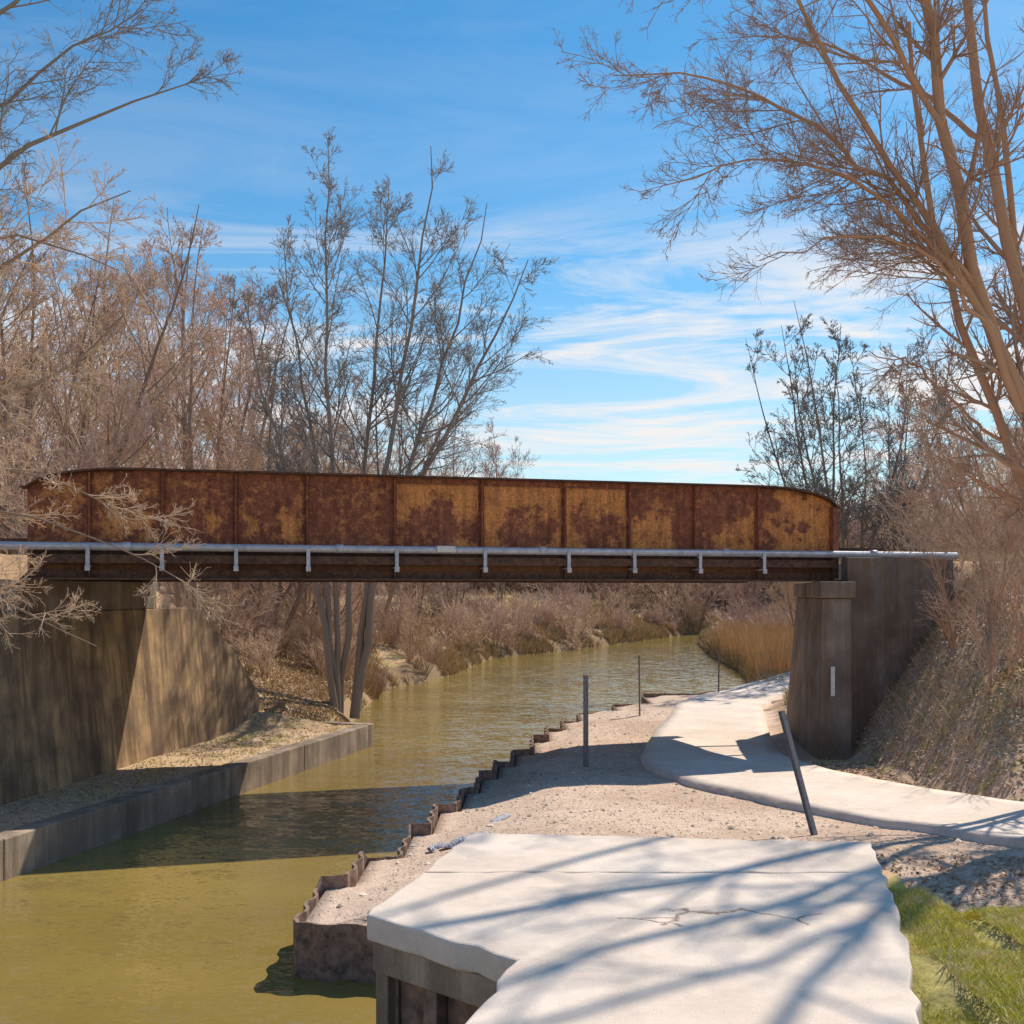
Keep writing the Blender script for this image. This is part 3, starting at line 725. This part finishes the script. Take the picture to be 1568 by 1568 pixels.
limb_tree('bare_tree',64,[
 ([(-10.9,13.2,.9),(-9.5,12.8,3),(-7.4,12.4,3.9),(-6.0,12.2,4.9),(-5.1,12,5.5),(-4.1,11.8,5.9)],.08,.006,16,1.3),
 ([(-9.7,12.8,2.8),(-7.4,12.3,4.1),(-5.9,12.1,3.75),(-5.2,12,3.8),(-4.7,11.9,4.1),(-4.2,11.9,4.6)],.055,.008,14,1.0),
 ([(-9.4,12.8,3.4),(-7,12.3,5.1),(-5.8,12,5.5),(-5.0,12,5.4),(-4.3,12,5.1)],.045,.006,14,1.0),
 ([(-9.9,12.9,1.8),(-7.5,12.5,2.2),(-6.2,12.2,2.5),(-5.2,12,2.4),(-4.1,11.8,2.0),(-3.5,11.7,1.7)],.035,.005,22,1.1),
 ([(-9.9,12.9,1.6),(-7.5,12.6,1.9),(-6.1,12.2,1.7),(-5.2,12,1.3),(-4.5,11.9,1.0)],.035,.005,20,1.0),
 ([(-9.8,12.9,2.2),(-7.5,12,2.8),(-6.1,12,3.1),(-4.9,12,2.8),(-4.1,12,2.3)],.035,.005,20,1.1),
 ],(B_trunk,T_tan),c=(8,5,3),rmin=.0034)

# ---------------------------------------------------------------- grass, leaves, stones
def blades(name,x,y,h,w,C,mt,lean=.35,rg=rng):
    n=len(x); z=bankz(x,y)-.01; a=rg.uniform(0,2*np.pi,n); b=rg.uniform(0,2*np.pi,n)
    B=np.stack([x,y,z],1); U=np.stack([np.cos(a),np.sin(a),np.zeros(n)],1)*w[:,None]
    T=B+np.stack([np.cos(b)*lean*h,np.sin(b)*lean*h,h],1)*1.0; Mi=B*.45+T*.55; Mi[:,2]+=h*.08
    V=np.stack([B-U,B+U,Mi-U*.7,Mi+U*.7,T],1).reshape(-1,3); i=np.arange(n)[:,None]*5
    F=np.concatenate([i+np.array([[0,1,3]]),i+np.array([[0,3,2]]),i+np.array([[2,3,4]])])
    o=mesh_np(name,V,F,mt); setcol(o.data,np.repeat(C,5,0)); return o
n=150000
x=rng.uniform(1.3,3.6,n); y=rng.uniform(3.4,6.4,n)
edge=np.interp(y,[0,4.06,5.43,7],[.36,1.51,1.92,2.31])
k=(x>edge-.04+.14*fnoise(x,y,8))
x=x[k];y=y[k]; nn=fnoise(x,y,2.5,4)
C=np.stack([.54+.16*nn,.52+.12*nn,.10+.03*nn],1)*rng.uniform(.6,1.25,(len(x),1)); dd=rng.random(len(x))<.25+.5*sstep((fnoise(x,y,5,2)-.5)/.2); C[dd]=(.78,.64,.38)
blades('grass',x,y,rng.uniform(.012,.045,len(x)),rng.uniform(.0015,.003,len(x)),C,M_grass,1.0)
n=30000
x=rng.uniform(5,13,n);y=rng.uniform(10,23,n);px=np.interp(y,PY,PX); k=(x>px+.15)&(x<px+3.5)&(fnoise(x,y,2.5,8)>.52); x=x[k];y=y[k]
x2=rng.uniform(-9,-4,8000);y2=rng.uniform(19,30,8000);k=(x2>wx(y2)+.1)&(x2<fL(y2)-.4)&(fnoise(x2,y2,2.5,8)>.5);x=np.r_[x,x2[k]];y=np.r_[y,y2[k]]
C=np.array([.54,.50,.13])*rng.uniform(.5,1.2,(len(x),1))
blades('grass',x,y,rng.uniform(.04,.10,len(x)),rng.uniform(.003,.006,len(x)),C,M_grass,.7)
X=[];Y_=[]
n=50000
y=rng.uniform(29.8,112,n); s=rng.exponential(3.5,n)+.35
x=fL(y)-s; X.append(x);Y_.append(y)
x=fR(y)+s; m=y>40; X.append(x[m]);Y_.append(y[m])
y=rng.uniform(28,60,20000); x=np.interp(y,PY,PX)+.6+rng.exponential(2.5,20000); X.append(x);Y_.append(y)
y=rng.uniform(42,112,12000); s=rng.uniform(.3,1.6,12000); X+=[fL(y)-s,fR(y)+s]; Y_+=[y,y]
x=np.concatenate(X);y=np.concatenate(Y_); k=fnoise(x,y,.5,6)>.40; x=x[k];y=y[k]; n=len(x)
t=rng.random((n,1)); C=(np.array([.48,.33,.18])*t+np.array([.74,.56,.32])*(1-t))*rng.uniform(.55,1.05,(n,1))
hh=rng.uniform(.15,.55,n)*np.where((y<42)&(x<0),.4,1)
blades('dry_grass',x,y,hh,.006+.00025*y,C,M_grass,.6)
n=30000; y=rng.uniform(18.5,29,n); x=rng.uniform(7,15,n); k=(bankz(x,y)>-1.2)&(fnoise(x,y,1.2,6)>.45); x=x[k];y=y[k];n=len(x)
t=rng.random((n,1)); C=(np.array([.60,.44,.26])*t+np.array([.82,.66,.44])*(1-t))*rng.uniform(.6,1.1,(n,1))
blades('dry_grass',x,y,rng.uniform(.08,.30,n),np.full(n,.005),C,M_grass,.9)
n=12000; y=rng.uniform(44,75,n); x=fR(y)+.5+rng.uniform(0,6,n); t=rng.random((n,1)); C=(np.array([.66,.38,.17])*t+np.array([.76,.55,.30])*(1-t))*rng.uniform(.7,1.2,(n,1))
blades('reeds',x,y,rng.uniform(.6,1.7,n),.010+.0002*y,C,M_grass,.22)
def leaves(name,x,y,sz,C,mt):
    n=len(x); z=bankz(x,y)+sz*.25+.005
    N=norm(np.stack([rng.normal(0,.5,n),rng.normal(0,.5,n),np.ones(n)],1)); U=norm(np.cross(N,rng.normal(0,1,(n,3)))); W=np.cross(N,U)
    B=np.stack([x,y,z],1); s=sz[:,None]
    V=np.stack([B-U*s,B-W*s*.5+N*s*.2,B+U*s,B+W*s*.6+N*s*.1],1).reshape(-1,3)
    F=np.arange(n)[:,None]*4+np.arange(4)[None]
    o=mesh_np(name,V,F,mt); setcol(o.data,np.repeat(C,4,0)); return o
n=70000; x=rng.uniform(5.5,16,n); y=rng.uniform(11,27,n); px=np.interp(y,PY,PX); k=(x>px+.2+rng.exponential(.3,n)); x=x[k];y=y[k]; k=bankz(x,y)>-2.0; x=x[k];y=y[k]; k=~((x<7.2)&(y>22)); x=x[k];y=y[k]; n=len(x)
t=rng.random((n,1)); C=(np.array([.85,.65,.50])*t+np.array([.50,.34,.24])*(1-t))*rng.uniform(.6,1.15,(n,1))
leaves('leaf_litter',x,y,rng.uniform(.02,.05,n),C,M_leaf)
n=22000; y=rng.uniform(8,30,n); x=rng.uniform(-12,-3.5,n); k=(x<fL(y)-.4)&(x>wx(y)+.03); x=x[k];y=y[k];n=len(x)
y2=rng.uniform(8,12.4,9000); x2=rng.uniform(2,9,9000); x=np.r_[x,x2];y=np.r_[y,y2]
y3=rng.uniform(30,44,16000); x3=fL(y3)-.8-rng.exponential(3,16000); x=np.r_[x,x3];y=np.r_[y,y3]; n=len(x)
t=rng.random((n,1)); C=(np.array([.68,.50,.34])*t+np.array([.38,.26,.17])*(1-t))*rng.uniform(.6,1.2,(n,1))
leaves('leaf_litter',x,y,rng.uniform(.015,.04,n)*(1+(y>30)),C,M_leaf)
n=26000; y=rng.uniform(11.9,36,n); x=rng.uniform(-2.5,7,n); pl=np.interp(y,[12.6,15.9,18.6,21.4,25.5,30.5,34.6],[5.9,4.35,3.2,2.45,3.2,4.4,5.3])
k=(x>fR(y)+.05)&(x<pl-.05); x=x[k];y=y[k]; n=len(x); s=rng.uniform(.006,.02,n)*(1+1.6*(rng.random(n)<.04)); z=bankz(x,y)+s*.2
oc=np.array([(1,0,0),(0,1,0),(-1,0,0),(0,-1,0),(0,0,.8)]); J=oc[None]*s[:,None,None]*rng.uniform(.6,1.3,(n,5,1))
V=(np.stack([x,y,z],1)[:,None]+J).reshape(-1,3); F=(np.arange(n)[:,None,None]*5+np.array([[0,1,4],[1,2,4],[2,3,4],[3,0,4]])[None]).reshape(-1,3)
C=np.array([.66,.53,.43])*rng.uniform(.5,1.3,(n,1)); o=mesh_np('gravel',V,F,M_stone); setcol(o.data,np.repeat(C,5,0))

# ---------------------------------------------------------------- sky, sun
el=math.radians(48); az=math.radians(38)
w=bpy.data.worlds.new("World"); scene.world=w; w.use_nodes=True; n=NT(w); bg=n.n['Background']
sky=n.n.new('ShaderNodeTexSky'); sky.sky_type='NISHITA'; sky.sun_disc=False; sky.sun_elevation=el; sky.sun_rotation=az
sky.air_density=1.0; sky.dust_density=.3; sky.ozone_density=2.5
hs=n.n.new('ShaderNodeHueSaturation'); hs.inputs['Saturation'].default_value=1.25; n.link(sky.outputs[0],hs.inputs['Color'])
skc=n.mix(1.0,hs.outputs[0],(.54,.90,.90),'MULTIPLY')
tc=n.n.new('ShaderNodeTexCoord'); sx=n.n.new('ShaderNodeSeparateXYZ'); n.link(tc.outputs['Generated'],sx.inputs[0])
zz=n.math('ADD',n.math('MAXIMUM',sx.outputs[2],0.0),.07)
cx=n.math('DIVIDE',sx.outputs[0],zz); cy=n.math('DIVIDE',sx.outputs[1],zz)
cb=n.n.new('ShaderNodeCombineXYZ'); n.link(cx,cb.inputs[0]); n.link(cy,cb.inputs[1])
mp=n.n.new('ShaderNodeMapping'); mp.inputs['Scale'].default_value=(.6,1.2,1); mp.inputs['Rotation'].default_value=(0,0,.22); mp.inputs['Location'].default_value=(2.3,1.4,0); n.link(cb.outputs[0],mp.inputs[0])
nz=n.noise(1.3,7,.64,mp.outputs[0],1.0)
c1=n.ramp(nz,[(.44,0.),(.60,1.)])
band=n.ramp(sx.outputs[2],[(.0,.75),(.10,.95),(.25,.95),(.33,.12),(.6,.05)])
fac=n.math('MULTIPLY',c1,band)
haze=n.ramp(sx.outputs[2],[(.0,.6),(.14,.38),(.26,.07),(.4,0.)])
fac=n.math('ADD',fac,n.math('MULTIPLY',haze,n.math('SUBTRACT',1.0,fac)))
cc=n.mix(fac,skc,(6.2,6.0,5.9))
n.link(cc,bg.inputs['Color']); bg.inputs['Strength'].default_value=.15
ts=Vector((math.sin(az)*math.cos(el),math.cos(az)*math.cos(el),math.sin(el)))
sd=bpy.data.lights.new('sun','SUN'); sd.energy=5.0; sd.angle=math.radians(.5); sd.color=(1,.90,.75)
so=link(bpy.data.objects.new('sun',sd)); so.rotation_euler=ts.to_track_quat('Z','Y').to_euler()

cam=bpy.data.cameras.new('camera'); cam.sensor_width=36; cam.lens=38.6; cam.shift_y=.077; cam.clip_end=6000; cam.clip_start=.05
co=link(bpy.data.objects.new('camera',cam)); co.location=(0,0,1.6); co.rotation_euler=(math.radians(90),0,0); scene.camera=co
scene.view_settings.view_transform='Standard'; scene.view_settings.look='None'; scene.view_settings.exposure=0
print('VERTS',sum(len(m.vertices) for m in bpy.data.meshes))
